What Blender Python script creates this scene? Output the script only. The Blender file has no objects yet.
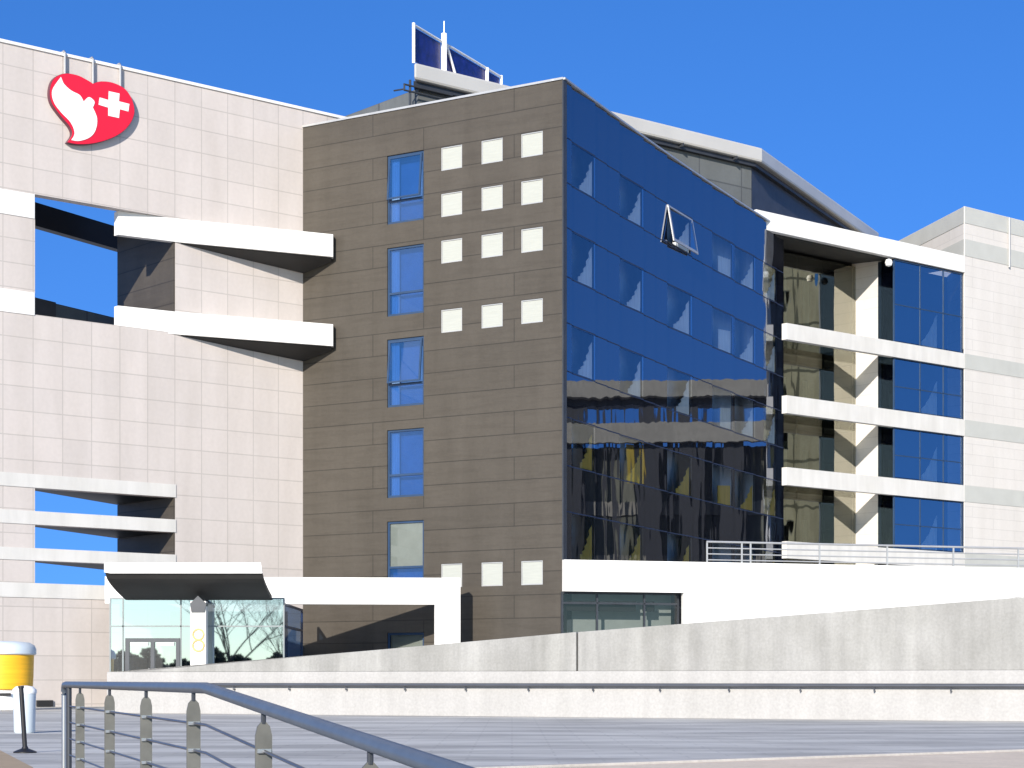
import bpy, bmesh, math, random
from mathutils import Vector, Matrix
random.seed(7)
rad = math.radians
sc = bpy.context.scene

# ---------------------------------------------------------------- camera, sky, sun, exposure
EYE = 1.05
cam_d = bpy.data.cameras.new("camera")
cam = bpy.data.objects.new("camera", cam_d)
sc.collection.objects.link(cam)
cam.location = (0, 0, EYE)
cam.rotation_euler = (rad(90), 0, 0)
cam_d.sensor_width = 36.0
cam_d.lens = 36.0 * 2000.0 / 1024.0
cam_d.shift_y = 296.0 / 1024.0
cam_d.clip_start = 0.1
cam_d.clip_end = 3000
sc.camera = cam

SUN_TO = Vector((-0.29, -1.0, 0.40)).normalized()
SUN_EL = math.asin(SUN_TO.z)
SUN_AZ = math.atan2(SUN_TO.x, SUN_TO.y)
world = bpy.data.worlds.new("World")
sc.world = world
world.use_nodes = True
wn, wl = world.node_tree.nodes, world.node_tree.links
wn.clear()
w_out = wn.new("ShaderNodeOutputWorld")
w_bg = wn.new("ShaderNodeBackground")
w_sky = wn.new("ShaderNodeTexSky")
w_sky.sky_type = 'NISHITA'
w_sky.sun_disc = False
w_sky.sun_elevation = SUN_EL
w_sky.sun_rotation = SUN_AZ
w_sky.altitude = 300
w_sky.air_density = 1.0
w_sky.dust_density = 0.2
w_sky.ozone_density = 3.0
w_hs = wn.new("ShaderNodeHueSaturation")
w_hs.inputs["Saturation"].default_value = 1.25
w_bg.inputs["Strength"].default_value = 0.12
w_tc = wn.new("ShaderNodeTexCoord")
w_sep = wn.new("ShaderNodeSeparateXYZ")
w_mr = wn.new("ShaderNodeMapRange")         # 0 on the sun's side, 1 opposite the sun, where a clear dry sky is deepest
w_mr.interpolation_type = 'SMOOTHSTEP'
w_mr.inputs["From Min"].default_value = -0.85
w_mr.inputs["From Max"].default_value = 0.1
wl.new(w_tc.outputs["Generated"], w_sep.inputs[0])
wl.new(w_sep.outputs[1], w_mr.inputs["Value"])
def wmath(op, a, b):
    n = wn.new("ShaderNodeMath"); n.operation = op
    for k, v in enumerate((a, b)):
        if isinstance(v, (int, float)): n.inputs[k].default_value = v
        else: wl.new(v, n.inputs[k])
    return n.outputs[0]
w_z = wmath('ADD', wmath('MULTIPLY', w_sep.outputs[2], 0.8), wmath('ADD', wmath('MULTIPLY', w_mr.outputs[0], 0.24), 0.04))
w_cmb = wn.new("ShaderNodeCombineXYZ")
wl.new(w_sep.outputs[0], w_cmb.inputs[0]); wl.new(w_sep.outputs[1], w_cmb.inputs[1]); wl.new(w_z, w_cmb.inputs[2])
wl.new(w_cmb.outputs[0], w_sky.inputs["Vector"])
wl.new(w_sky.outputs[0], w_hs.inputs["Color"])
w_tint = wn.new("ShaderNodeMix"); w_tint.data_type = 'RGBA'
w_tint.inputs[6].default_value = (1.0, 1.0, 1.0, 1)
w_tint.inputs[7].default_value = (0.97, 1.03, 1.36, 1)
wl.new(w_mr.outputs[0], w_tint.inputs[0])
w_mul = wn.new("ShaderNodeMix"); w_mul.data_type = 'RGBA'; w_mul.blend_type = 'MULTIPLY'
w_mul.inputs[0].default_value = 1.0
wl.new(w_tint.outputs[2], w_mul.inputs[7])
wl.new(w_hs.outputs[0], w_mul.inputs[6])
wl.new(w_mul.outputs[2], w_bg.inputs["Color"])
wl.new(w_bg.outputs[0], w_out.inputs["Surface"])

sun_d = bpy.data.lights.new("sun", 'SUN')
sun_d.energy = 5.0
sun_d.angle = rad(0.5)
sun_d.color = (1.0, 0.925, 0.82)
sun = bpy.data.objects.new("sun", sun_d)
sc.collection.objects.link(sun)
sun.rotation_euler = SUN_TO.to_track_quat('Z', 'Y').to_euler()

sc.view_settings.view_transform = 'Standard'
sc.view_settings.look = 'None'
sc.view_settings.gamma = 1.0
sc.view_settings.use_curve_mapping = False
sc.view_settings.exposure = 0.5
sc.cycles.max_bounces = 8
sc.cycles.transparent_max_bounces = 12

# ---------------------------------------------------------------- materials
def new_mat(name):
    m = bpy.data.materials.new(name)
    m.use_nodes = True
    m.node_tree.nodes.clear()
    return m, m.node_tree.nodes, m.node_tree.links

def principled(n, l, rough=0.6, spec=0.4, metal=0.0):
    p = n.new("ShaderNodeBsdfPrincipled")
    p.inputs["Roughness"].default_value = rough
    p.inputs["Specular IOR Level"].default_value = spec
    p.inputs["Metallic"].default_value = metal
    o = n.new("ShaderNodeOutputMaterial")
    l.new(p.outputs[0], o.inputs["Surface"])
    return p

def mixcol(n, l, fac, a, b, blend='MIX'):
    m = n.new("ShaderNodeMix")
    m.data_type = 'RGBA'
    m.blend_type = blend
    for val, idx in ((fac, 0), (a, 6), (b, 7)):
        if isinstance(val, (int, float)):
            m.inputs[idx].default_value = val
        elif isinstance(val, tuple):
            m.inputs[idx].default_value = (*val, 1)
        else:
            l.new(val, m.inputs[idx])
    return m.outputs[2]

def noise(n, l, vec, scale, detail=4, rough=0.55):
    t = n.new("ShaderNodeTexNoise")
    t.inputs["Scale"].default_value = scale
    t.inputs["Detail"].default_value = detail
    t.inputs["Roughness"].default_value = rough
    if vec is not None:
        l.new(vec, t.inputs["Vector"])
    return t.outputs["Fac"]

def objco(n, l, sx=1, sy=1, sz=1):
    t = n.new("ShaderNodeTexCoord")
    m = n.new("ShaderNodeMapping")
    m.inputs["Scale"].default_value = (sx, sy, sz)
    l.new(t.outputs["Object"], m.inputs["Vector"])
    return m.outputs[0]

def ramp(n, l, fac, lo, hi, a=(0, 0, 0), b=(1, 1, 1)):
    r = n.new("ShaderNodeValToRGB")
    r.color_ramp.elements[0].position = lo
    r.color_ramp.elements[1].position = hi
    r.color_ramp.elements[0].color = (*a, 1)
    r.color_ramp.elements[1].color = (*b, 1)
    l.new(fac, r.inputs[0])
    return r.outputs[0]

def bump(n, l, p, h, strength=0.3, dist=0.01):
    b = n.new("ShaderNodeBump")
    b.inputs["Strength"].default_value = strength
    b.inputs["Distance"].default_value = dist
    l.new(h, b.inputs["Height"])
    l.new(b.outputs[0], p.inputs["Normal"])

def plain(name, col, rough=0.6, metal=0.0, spec=0.4, var=0.12, scale=1.5, stretch=(1, 1, 1)):
    m, n, l = new_mat(name)
    p = principled(n, l, rough, spec, metal)
    f = noise(n, l, objco(n, l, *stretch), scale)
    a = tuple(c * (1 - var) for c in col)
    b = tuple(min(1, c * (1 + var)) for c in col)
    l.new(mixcol(n, l, ramp(n, l, f, 0.3, 0.7), a, b), p.inputs["Base Color"])
    return m

def cladding(name, c1, c2, mortar, w, h, oz, ox=0.0, gap=0.012, offset=0.0, rough=0.55, stain=0.06, mix=0.5, streak=0.0):
    """panels laid on the wall: brick texture in the wall's own (along, up) coordinates"""
    m, n, l = new_mat(name)
    p = principled(n, l, rough, 0.35)
    t = n.new("ShaderNodeTexCoord")
    s = n.new("ShaderNodeSeparateXYZ")
    l.new(t.outputs["Object"], s.inputs[0])
    ax = n.new("ShaderNodeMath"); ax.operation = 'ADD'; ax.inputs[1].default_value = ox + w * 200
    az = n.new("ShaderNodeMath"); az.operation = 'SUBTRACT'; az.inputs[1].default_value = oz - h * 100
    l.new(s.outputs[0], ax.inputs[0]); l.new(s.outputs[2], az.inputs[0])
    c = n.new("ShaderNodeCombineXYZ")
    l.new(ax.outputs[0], c.inputs[0]); l.new(az.outputs[0], c.inputs[1])
    b = n.new("ShaderNodeTexBrick")
    b.offset = offset
    b.inputs["Scale"].default_value = 1.0
    b.inputs["Brick Width"].default_value = w
    b.inputs["Row Height"].default_value = h
    b.inputs["Mortar Size"].default_value = gap
    b.inputs["Mortar Smooth"].default_value = 0.1
    b.inputs["Bias"].default_value = mix - 0.5
    b.inputs["Color1"].default_value = (*c1, 1)
    b.inputs["Color2"].default_value = (*c2, 1)
    b.inputs["Mortar"].default_value = (*mortar, 1)
    l.new(c.outputs[0], b.inputs["Vector"])
    f1 = noise(n, l, objco(n, l, 1.2, 1.2, 0.25), 0.8, 5)
    col = mixcol(n, l, ramp(n, l, f1, 0.35, 0.75), b.outputs["Color"], tuple(1 - 2.2 * stain * k for k in (1, 1.05, 1.15)), 'MULTIPLY')
    f2 = noise(n, l, objco(n, l), 6.0, 3)
    col = mixcol(n, l, ramp(n, l, f2, 0.3, 0.7), col, tuple(1 - stain for _ in range(3)), 'MULTIPLY')
    if streak:                                # broken rolling lines along the metal panels
        f4 = noise(n, l, objco(n, l, 0.38, 0.38, 3.6), 1.0, 4, 0.7)
        col = mixcol(n, l, ramp(n, l, f4, 0.40, 0.52), mixcol(n, l, 1.0, col, (0.90, 0.895, 0.89), 'MULTIPLY'), col)
    l.new(col, p.inputs["Base Color"])
    if streak:
        f3 = noise(n, l, objco(n, l, 0.5, 0.5, 2.2), 1.0, 2)
        bump(n, l, p, f3, streak, 0.02)
    return m

def glass(name, tint=(0.35, 0.5, 0.7), refl=(0.8, 0.88, 1.0), base=0.25, ior=1.6, ripple=0.0, rscale=(0.5, 0.5, 0.25)):
    """coated window glass: see-through tint under a mirror that grows towards grazing angles"""
    m, n, l = new_mat(name)
    o = n.new("ShaderNodeOutputMaterial")
    tr = n.new("ShaderNodeBsdfTransparent"); tr.inputs[0].default_value = (*tint, 1)
    gl = n.new("ShaderNodeBsdfGlossy"); gl.inputs["Color"].default_value = (*refl, 1)
    gl.inputs["Roughness"].default_value = 0.015
    fr = n.new("ShaderNodeFresnel"); fr.inputs["IOR"].default_value = ior
    ad = n.new("ShaderNodeMath"); ad.operation = 'ADD'; ad.use_clamp = True
    ad.inputs[1].default_value = base
    l.new(fr.outputs[0], ad.inputs[0])
    mx = n.new("ShaderNodeMixShader")
    l.new(ad.outputs[0], mx.inputs[0]); l.new(tr.outputs[0], mx.inputs[1]); l.new(gl.outputs[0], mx.inputs[2])
    l.new(mx.outputs[0], o.inputs["Surface"])
    if ripple:
        f = noise(n, l, objco(n, l, *rscale), 1.0, 2)
        b = n.new("ShaderNodeBump"); b.inputs["Distance"].default_value = ripple
        l.new(f, b.inputs["Height"]); l.new(b.outputs[0], gl.inputs["Normal"])
    return m

def coated(name, col, refl, base=0.1, ior=1.5, ripple=0.0, rscale=(0.5, 0.5, 0.25)):
    """opaque back-painted glass"""
    m, n, l = new_mat(name)
    o = n.new("ShaderNodeOutputMaterial")
    df = n.new("ShaderNodeBsdfDiffuse"); df.inputs[0].default_value = (*col, 1)
    gl = n.new("ShaderNodeBsdfGlossy"); gl.inputs["Color"].default_value = (*refl, 1)
    gl.inputs["Roughness"].default_value = 0.015
    fr = n.new("ShaderNodeFresnel"); fr.inputs["IOR"].default_value = ior
    ad = n.new("ShaderNodeMath"); ad.operation = 'ADD'; ad.use_clamp = True
    ad.inputs[1].default_value = base
    l.new(fr.outputs[0], ad.inputs[0])
    mx = n.new("ShaderNodeMixShader")
    l.new(ad.outputs[0], mx.inputs[0]); l.new(df.outputs[0], mx.inputs[1]); l.new(gl.outputs[0], mx.inputs[2])
    l.new(mx.outputs[0], o.inputs["Surface"])
    if ripple:
        f = noise(n, l, objco(n, l, *rscale), 1.0, 2)
        b = n.new("ShaderNodeBump"); b.inputs["Distance"].default_value = ripple
        l.new(f, b.inputs["Height"]); l.new(b.outputs[0], gl.inputs["Normal"])
    return m

def sky_tinted(name, col, cover):
    """glass with its blue sky reflection painted as diffuse colour, part see-through, faintly mirrored"""
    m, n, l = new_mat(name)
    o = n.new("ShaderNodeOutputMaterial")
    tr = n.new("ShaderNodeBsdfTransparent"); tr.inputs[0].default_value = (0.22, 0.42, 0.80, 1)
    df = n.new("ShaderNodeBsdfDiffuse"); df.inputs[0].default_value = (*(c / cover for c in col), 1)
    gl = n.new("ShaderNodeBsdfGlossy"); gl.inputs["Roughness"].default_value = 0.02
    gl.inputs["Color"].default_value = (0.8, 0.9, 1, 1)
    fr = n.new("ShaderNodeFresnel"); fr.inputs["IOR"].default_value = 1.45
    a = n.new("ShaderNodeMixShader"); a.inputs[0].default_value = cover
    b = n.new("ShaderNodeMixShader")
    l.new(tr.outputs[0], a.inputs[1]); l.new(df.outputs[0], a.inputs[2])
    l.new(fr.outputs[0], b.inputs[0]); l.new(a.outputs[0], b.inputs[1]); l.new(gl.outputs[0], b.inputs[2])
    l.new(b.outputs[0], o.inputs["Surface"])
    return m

def concrete(name, col, streaks=0.25, blot=0.2):
    m, n, l = new_mat(name)
    p = principled(n, l, 0.85, 0.25)
    f1 = noise(n, l, objco(n, l, 1.6, 1.6, 0.16), 1.0, 6, 0.6)
    f2 = noise(n, l, objco(n, l, 1, 1, 1), 0.55, 5, 0.65)
    f3 = noise(n, l, objco(n, l), 14, 3)
    c = mixcol(n, l, ramp(n, l, f1, 0.36, 0.66), tuple(v * (1 - streaks) for v in col), col)
    c = mixcol(n, l, ramp(n, l, f2, 0.35, 0.62), mixcol(n, l, 1.0, c, (1 - blot, 1 - blot, 1 - blot * 1.1), 'MULTIPLY'), c)
    c = mixcol(n, l, ramp(n, l, f3, 0.3, 0.7), c, mixcol(n, l, 1.0, c, (0.86, 0.86, 0.86), 'MULTIPLY'))
    l.new(c, p.inputs["Base Color"])
    bump(n, l, p, f3, 0.4, 0.01)
    return m

M = {}
M['stone'] = cladding('stone_tiles', (0.58, 0.53, 0.503), (0.615, 0.56, 0.53), (0.47, 0.43, 0.405), 1.27, 0.947, 1.05, gap=0.022, stain=0.05)
M['brown'] = cladding('brown_panels', (0.076, 0.066, 0.054), (0.070, 0.061, 0.050), (0.04, 0.035, 0.029), 7.0, 0.925, 22.03, ox=0.7, gap=0.022, offset=0.37, stain=0.09, rough=0.5, streak=0.5)
M['white_tile'] = cladding('white_tiles', (0.64, 0.61, 0.58), (0.66, 0.63, 0.60), (0.56, 0.535, 0.51), 4.0, 0.60, 0.2, gap=0.02, offset=0.5, stain=0.04)
def weathered(name, col):
    m, n, l = new_mat(name)
    p = principled(n, l, 0.6, 0.35)
    f1 = noise(n, l, objco(n, l, 1.5, 1.5, 0.25), 1.0, 5, 0.6)
    f2 = noise(n, l, objco(n, l), 0.5, 4)
    c = mixcol(n, l, ramp(n, l, f1, 0.35, 0.6), tuple(v * 0.90 for v in col), col)
    c = mixcol(n, l, ramp(n, l, f2, 0.35, 0.6), mixcol(n, l, 1.0, c, (0.94, 0.935, 0.92), 'MULTIPLY'), c)
    l.new(c, p.inputs["Base Color"])
    return m
M['white'] = weathered('white_render', (0.82, 0.81, 0.79))
M['white_band'] = weathered('pale_band', (0.66, 0.645, 0.62))
M['grey_band'] = plain('grey_band', (0.47, 0.475, 0.45), 0.6, var=0.05, scale=0.8)
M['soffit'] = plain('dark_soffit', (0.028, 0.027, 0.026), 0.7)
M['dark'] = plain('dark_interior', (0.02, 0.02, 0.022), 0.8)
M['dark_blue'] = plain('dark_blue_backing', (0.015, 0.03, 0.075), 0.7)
M['black_metal'] = plain('black_metal', (0.018, 0.018, 0.02), 0.45)
M['dark_metal'] = plain('dark_metal', (0.05, 0.055, 0.065), 0.4, metal=0.3)
M['lobby_frame'] = plain('lobby_frame', (0.20, 0.23, 0.24), 0.4)
M['frame_blue'] = plain('blue_grey_frame', (0.022, 0.05, 0.11), 0.4)
M['alu'] = plain('aluminium', (0.46, 0.46, 0.46), 0.4, metal=0.4, var=0.08)
M['silver'] = plain('silver_roof_sheet', (0.60, 0.58, 0.54), 0.45, metal=0.25, var=0.05, scale=0.4)
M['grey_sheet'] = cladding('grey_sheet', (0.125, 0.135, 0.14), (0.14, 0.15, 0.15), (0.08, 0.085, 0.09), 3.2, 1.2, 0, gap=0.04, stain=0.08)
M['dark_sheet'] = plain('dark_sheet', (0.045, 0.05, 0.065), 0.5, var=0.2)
M['curtain'] = plain('white_curtain', (0.86, 0.87, 0.86), 0.9, var=0.1, scale=2.0, stretch=(6, 6, 0.4))
M['curtain_warm'] = plain('yellow_curtain', (0.75, 0.52, 0.12), 0.9, var=0.1, scale=2.0, stretch=(6, 6, 0.4))
M['blind'] = plain('white_blind', (0.36, 0.375, 0.35), 0.8, var=0.05, scale=3.0, stretch=(0.5, 0.5, 8))
M['blind_grey'] = plain('grey_green_blind', (0.35, 0.375, 0.365), 0.8, var=0.08)
M['red'] = plain('sign_red', (0.70, 0.016, 0.045), 0.35, var=0.04)
M['sign_white'] = plain('sign_white', (0.86, 0.86, 0.85), 0.4, var=0.02)
M['sign_edge'] = plain('sign_edge', (0.10, 0.03, 0.05), 0.4)
M['blue_panel'] = plain('blue_sign_panel', (0.012, 0.02, 0.16), 0.35, var=0.4, scale=2.5)
M['concrete'] = concrete('ramp_concrete', (0.385, 0.38, 0.365), 0.24, 0.16)
M['plaster'] = concrete('pale_plaster', (0.44, 0.43, 0.42), 0.10, 0.06)
M['rail_dark'] = plain('painted_rail_grey', (0.10, 0.105, 0.12), 0.35, metal=0.4)
M['rail_blue'] = plain('blue_grey_rail', (0.10, 0.125, 0.16), 0.42, metal=0.15, var=0.1, scale=8)
M['post_grey'] = plain('galvanised_post', (0.13, 0.13, 0.118), 0.5, metal=0.3, var=0.15, scale=9)
M['steel'] = plain('steel_tube', (0.45, 0.46, 0.47), 0.3, metal=0.8, var=0.1)
M['yellow'] = plain('yellow_paint', (0.80, 0.43, 0.02), 0.45, var=0.12, scale=2.0, stretch=(0.3, 0.3, 9))
M['bin'] = plain('pale_blue_plastic', (0.55, 0.62, 0.68), 0.4, var=0.05)
M['ring'] = plain('pale_orange', (0.78, 0.48, 0.22), 0.5)
M['bark'] = plain('bark', (0.055, 0.045, 0.038), 0.9, var=0.25, scale=4)
M['hedge'] = plain('hedge_leaves', (0.03, 0.04, 0.022), 0.9, var=0.4, scale=2.5)
M['tan'] = plain('tan_paving', (0.40, 0.30, 0.19), 0.85, var=0.1)
M['beige'] = concrete('beige_paving', (0.80, 0.67, 0.52), 0.08, 0.12)
M['kerb'] = concrete('kerb_stone', (0.55, 0.52, 0.48), 0.1, 0.1)

M['g_skin'] = coated('blue_spandrel_glass', (0.008, 0.009, 0.014), (0.80, 0.86, 1.0), 0.13, 1.55, 0.009)
M['g_pane'] = glass('blue_vision_glass', (0.97, 0.99, 1.0), (0.80, 0.88, 1.0), 0.075, 1.5, 0.009)
M['b_pane'] = sky_tinted('sky_tinted_glass', (0.012, 0.044, 0.125), 0.5)  # reflected sky painted into these panes as a diffuse blue
M['r_pane'] = glass('bay_glass', (0.72, 0.82, 0.92), (0.74, 0.88, 1.0), 0.36, 1.5, 0.004)
M['recess_pane'] = glass('recess_glass', (0.60, 0.62, 0.52), (0.64, 0.63, 0.53), 0.46, 1.5, 0.012)
M['strip_pane'] = glass('strip_glass', (0.64, 0.66, 0.65), (0.8, 0.85, 0.9), 0.03, 1.45)
M['gallery'] = plain('gallery_stone', (0.27, 0.25, 0.205), 0.8)
M['gallery_dark'] = plain('gallery_dark_wall', (0.14, 0.14, 0.105), 0.8, var=0.3, scale=0.5)
M['room'] = plain('room_walls', (0.30, 0.40, 0.54), 0.8)
M['banner'] = plain('ochre_banner', (0.42, 0.30, 0.05), 0.8)
M['olive'] = cladding('olive_render', (0.72, 0.68, 0.48), (0.56, 0.54, 0.40), (0.2, 0.2, 0.15), 2.6, 3.76, 0.3, gap=0.12, stain=0.15)
M['dark_pane'] = glass('dark_side_glass', (0.10, 0.14, 0.20), (0.5, 0.55, 0.62), 0.12, 1.5)
M['v_pane'] = glass('lobby_glass', (0.40, 0.46, 0.50), (0.76, 0.88, 0.96), 0.50, 1.5, 0.0012)

def ground_mat():
    m, n, l = new_mat('plaza_paving')
    p = principled(n, l, 0.8, 0.12)
    f1 = noise(n, l, objco(n, l, 0.20, 0.62, 1), 1.0, 5, 0.6)
    f2 = noise(n, l, objco(n, l, 0.7, 2.6, 1), 1.0, 3, 0.6)
    c = mixcol(n, l, ramp(n, l, f1, 0.40, 0.60), (0.42, 0.41, 0.38), (0.63, 0.615, 0.565))
    c = mixcol(n, l, ramp(n, l, f2, 0.35, 0.65), mixcol(n, l, 1.0, c, (0.86, 0.86, 0.87), 'MULTIPLY'), c)
    t = n.new("ShaderNodeTexCoord")
    b = n.new("ShaderNodeTexBrick")
    b.offset = 0.5
    b.inputs["Scale"].default_value = 1.0
    b.inputs["Brick Width"].default_value = 1.2
    b.inputs["Row Height"].default_value = 0.6
    b.inputs["Mortar Size"].default_value = 0.02
    b.inputs["Color1"].default_value = (1, 1, 1, 1)
    b.inputs["Color2"].default_value = (0.93, 0.93, 0.94, 1)
    b.inputs["Mortar"].default_value = (0.86, 0.86, 0.87, 1)
    l.new(t.outputs["Object"], b.inputs["Vector"])
    c = mixcol(n, l, 1.0, c, b.outputs["Color"], 'MULTIPLY')
    l.new(c, p.inputs["Base Color"])
    bump(n, l, p, f2, 0.25, 0.01)
    return m
M['ground'] = ground_mat()

# ---------------------------------------------------------------- mesh helpers
class MB:
    def __init__(s):
        s.v, s.f = [], []
    def add(s, vs, fs):
        k = len(s.v)
        s.v += [tuple(p) for p in vs]
        s.f += [tuple(i + k for i in f) for f in fs]
        return s
    def box(s, a0, a1, b0, b1, c0, c1):
        a0, a1 = sorted((a0, a1)); b0, b1 = sorted((b0, b1)); c0, c1 = sorted((c0, c1))
        vs = [(x, y, z) for z in (c0, c1) for y in (b0, b1) for x in (a0, a1)]
        return s.add(vs, [(0, 2, 3, 1), (4, 5, 7, 6), (0, 1, 5, 4), (2, 6, 7, 3), (0, 4, 6, 2), (1, 3, 7, 5)])
    def prism(s, poly, direction):
        """polygon (3D points, one plane) swept along a vector"""
        n = len(poly)
        d = Vector(direction)
        vs = [Vector(p) for p in poly] + [Vector(p) + d for p in poly]
        fs = [tuple(range(n)), tuple(range(2 * n - 1, n - 1, -1))]
        fs += [(i, i + n, (i + 1) % n + n, (i + 1) % n) for i in range(n)]
        return s.add(vs, fs)
    def sheet(s, a0, a1, d, z0, z1):
        return s.add([(a0, d, z0), (a1, d, z0), (a1, d, z1), (a0, d, z1)], [(0, 1, 2, 3)])
    def slab(s, poly2, z0, z1):
        return s.prism([(x, y, z0) for x, y in poly2], (0, 0, z1 - z0))
    def tube(s, pts, r, n=10, caps=True):
        pts = [Vector(p) for p in pts]
        rs = r if isinstance(r, (list, tuple)) else [r] * len(pts)
        vs = []
        for i, p in enumerate(pts):
            a = pts[max(0, i - 1)]; b = pts[min(len(pts) - 1, i + 1)]
            t = (b - a).normalized()
            up = Vector((0, 0, 1)) if abs(t.z) < 0.95 else Vector((1, 0, 0))
            x = t.cross(up).normalized(); y = x.cross(t)
            for k in range(n):
                w = 2 * math.pi * k / n
                vs.append(p + (x * math.cos(w) + y * math.sin(w)) * rs[i])
        fs = []
        for i in range(len(pts) - 1):
            for k in range(n):
                fs.append((i * n + k, i * n + (k + 1) % n, (i + 1) * n + (k + 1) % n, (i + 1) * n + k))
        if caps:
            fs.append(tuple(range(n - 1, -1, -1)))
            fs.append(tuple((len(pts) - 1) * n + k for k in range(n)))
        return s.add(vs, fs)
    def lathe(s, prof, cx=0, cy=0, n=32):
        vs = []
        for r, z in prof:
            for k in range(n):
                w = 2 * math.pi * k / n
                vs.append((cx + r * math.cos(w), cy + r * math.sin(w), z))
        fs = []
        for i in range(len(prof) - 1):
            for k in range(n):
                fs.append((i * n + k, i * n + (k + 1) % n, (i + 1) * n + (k + 1) % n, (i + 1) * n + k))
        fs.append(tuple(range(n - 1, -1, -1)))
        fs.append(tuple((len(prof) - 1) * n + k for k in range(n)))
        return s.add(vs, fs)
    def wall(s, x0, x1, z0, z1, d0, d1, holes=()):
        """wall sheet from depth d0 to d1 with rectangular holes (a0, a1, c0, c1)"""
        xs = sorted({x0, x1, *[h[0] for h in holes], *[h[1] for h in holes]})
        zs = sorted({z0, z1, *[h[2] for h in holes], *[h[3] for h in holes]})
        xs = [x for x in xs if x0 <= x <= x1]; zs = [z for z in zs if z0 <= z <= z1]
        def solid(i, j):
            if i < 0 or j < 0 or i >= len(xs) - 1 or j >= len(zs) - 1:
                return False
            cx, cz = (xs[i] + xs[i + 1]) / 2, (zs[j] + zs[j + 1]) / 2
            return not any(h[0] < cx < h[1] and h[2] < cz < h[3] for h in holes)
        for i in range(len(xs) - 1):
            for j in range(len(zs) - 1):
                if not solid(i, j):
                    continue
                a, b, c, e = xs[i], xs[i + 1], zs[j], zs[j + 1]
                s.add([(a, d0, c), (b, d0, c), (b, d0, e), (a, d0, e)], [(0, 1, 2, 3)])
                s.add([(a, d1, c), (b, d1, c), (b, d1, e), (a, d1, e)], [(3, 2, 1, 0)])
                if not solid(i - 1, j): s.add([(a, d0, c), (a, d1, c), (a, d1, e), (a, d0, e)], [(3, 2, 1, 0)])
                if not solid(i + 1, j): s.add([(b, d0, c), (b, d1, c), (b, d1, e), (b, d0, e)], [(0, 1, 2, 3)])
                if not solid(i, j - 1): s.add([(a, d0, c), (b, d0, c), (b, d1, c), (a, d1, c)], [(3, 2, 1, 0)])
                if not solid(i, j + 1): s.add([(a, d0, e), (b, d0, e), (b, d1, e), (a, d1, e)], [(0, 1, 2, 3)])
        return s

class Frame:
    """a facade's own axes: local x along it, local y inward, z up"""
    def __init__(s, p, q=None, heading=None):
        s.p = Vector((p[0], p[1], 0))
        u = Vector((q[0] - p[0], q[1] - p[1], 0)).normalized() if q is not None else Vector((math.sin(heading), math.cos(heading), 0))
        s.u = u
        s.i = Vector((-u.y, u.x, 0))
        s.m = Matrix.Translation(s.p) @ Matrix.Rotation(math.atan2(u.y, u.x), 4, 'Z')
    def w(s, a, d, z):
        return s.p + s.u * a + s.i * d + Vector((0, 0, z))
WORLD = Frame((0, 0), heading=math.pi / 2)

def build(name, mb, mat, parent=None, fr=WORLD, smooth=False, label=None, bevel=0.0):
    me = bpy.data.meshes.new(name)
    me.from_pydata([tuple(v) for v in mb.v], [], mb.f)
    bm = bmesh.new(); bm.from_mesh(me)
    bmesh.ops.remove_doubles(bm, verts=bm.verts, dist=1e-5)
    if len(bm.faces) > 1:                     # a single sheet keeps the side it was drawn from
        bmesh.ops.recalc_face_normals(bm, faces=bm.faces)
    if fr is FG:                              # the glass side is a shallow concave curve of flat panes
        for c in FACETS[1:-1]:
            geom = bm.verts[:] + bm.edges[:] + bm.faces[:]
            bmesh.ops.bisect_plane(bm, geom=geom, plane_co=(c, 0, 0), plane_no=(1, 0, 0), dist=1e-4)
        askew = name in ('glass_skin', 'glazing_joint', 'mullion_joint') or mat == 'g_pane'
        if askew:                             # every glazed bay is set a touch askew, as panes are
            on = lambda v: min(abs(v.co.x - c) for c in FACETS) < 1e-3
            es = [e for e in bm.edges if on(e.verts[0]) and on(e.verts[1]) and abs(e.verts[0].co.x - e.verts[1].co.x) < 1e-3 and len(e.link_faces) > 1]
            bmesh.ops.split_edges(bm, edges=es)
        sg = lambda x_: 4 * 0.24 * (x_ / 29.5) * (1 - x_ / 29.5)
        for v in bm.verts:
            x = v.co.x
            if v.link_faces:
                x = sum(f.calc_center_median().x for f in v.link_faces) / len(v.link_faces)
            k = max([0] + [j for j in range(len(FACETS) - 1) if FACETS[j] <= x + 1e-6])
            c0_, c1_ = FACETS[k], FACETS[k + 1]
            f = min(max((v.co.x - c0_) / (c1_ - c0_), 0), 1)
            v.co.y += sg(c0_) * (1 - f) + sg(c1_) * f
            if askew:
                v.co.y -= 0.036 * (f - 0.5) * (c1_ - c0_)
    bm.to_mesh(me); bm.free()
    me.materials.append(M[mat] if isinstance(mat, str) else mat)
    if smooth:
        for p in me.polygons:
            p.use_smooth = True
        me.set_sharp_from_angle(angle=rad(40))
    o = bpy.data.objects.new(name, me)
    sc.collection.objects.link(o)
    if parent is not None:
        o.parent = parent
        o.matrix_parent_inverse = WM[parent.name].inverted()
    o.matrix_basis = fr.m
    WM[o.name] = fr.m.copy()
    if label:
        o["label"] = label
    if bevel:
        b = o.modifiers.new("bevel", 'BEVEL'); b.width = bevel; b.segments = 2; b.limit_method = 'ANGLE'
    return o
WM = {}
FACETS = [0, 0.9, 3.5, 4.9, 6.4, 9.3, 10.8, 12.4, 15.7, 17.1, 18.6, 21.6, 21.95, 24.95, 26.3, 28.4, 29.5]

def empty(name, loc, label, cat, group=None):
    o = bpy.data.objects.new(name, None)
    sc.collection.objects.link(o)
    o.location = loc
    WM[o.name] = Matrix.Translation(Vector(loc))
    return tag(o, label, cat, group)

def tag(o, label, cat, group=None):
    o["label"] = label; o["category"] = cat
    if group:
        o["group"] = group
    return o

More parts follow.
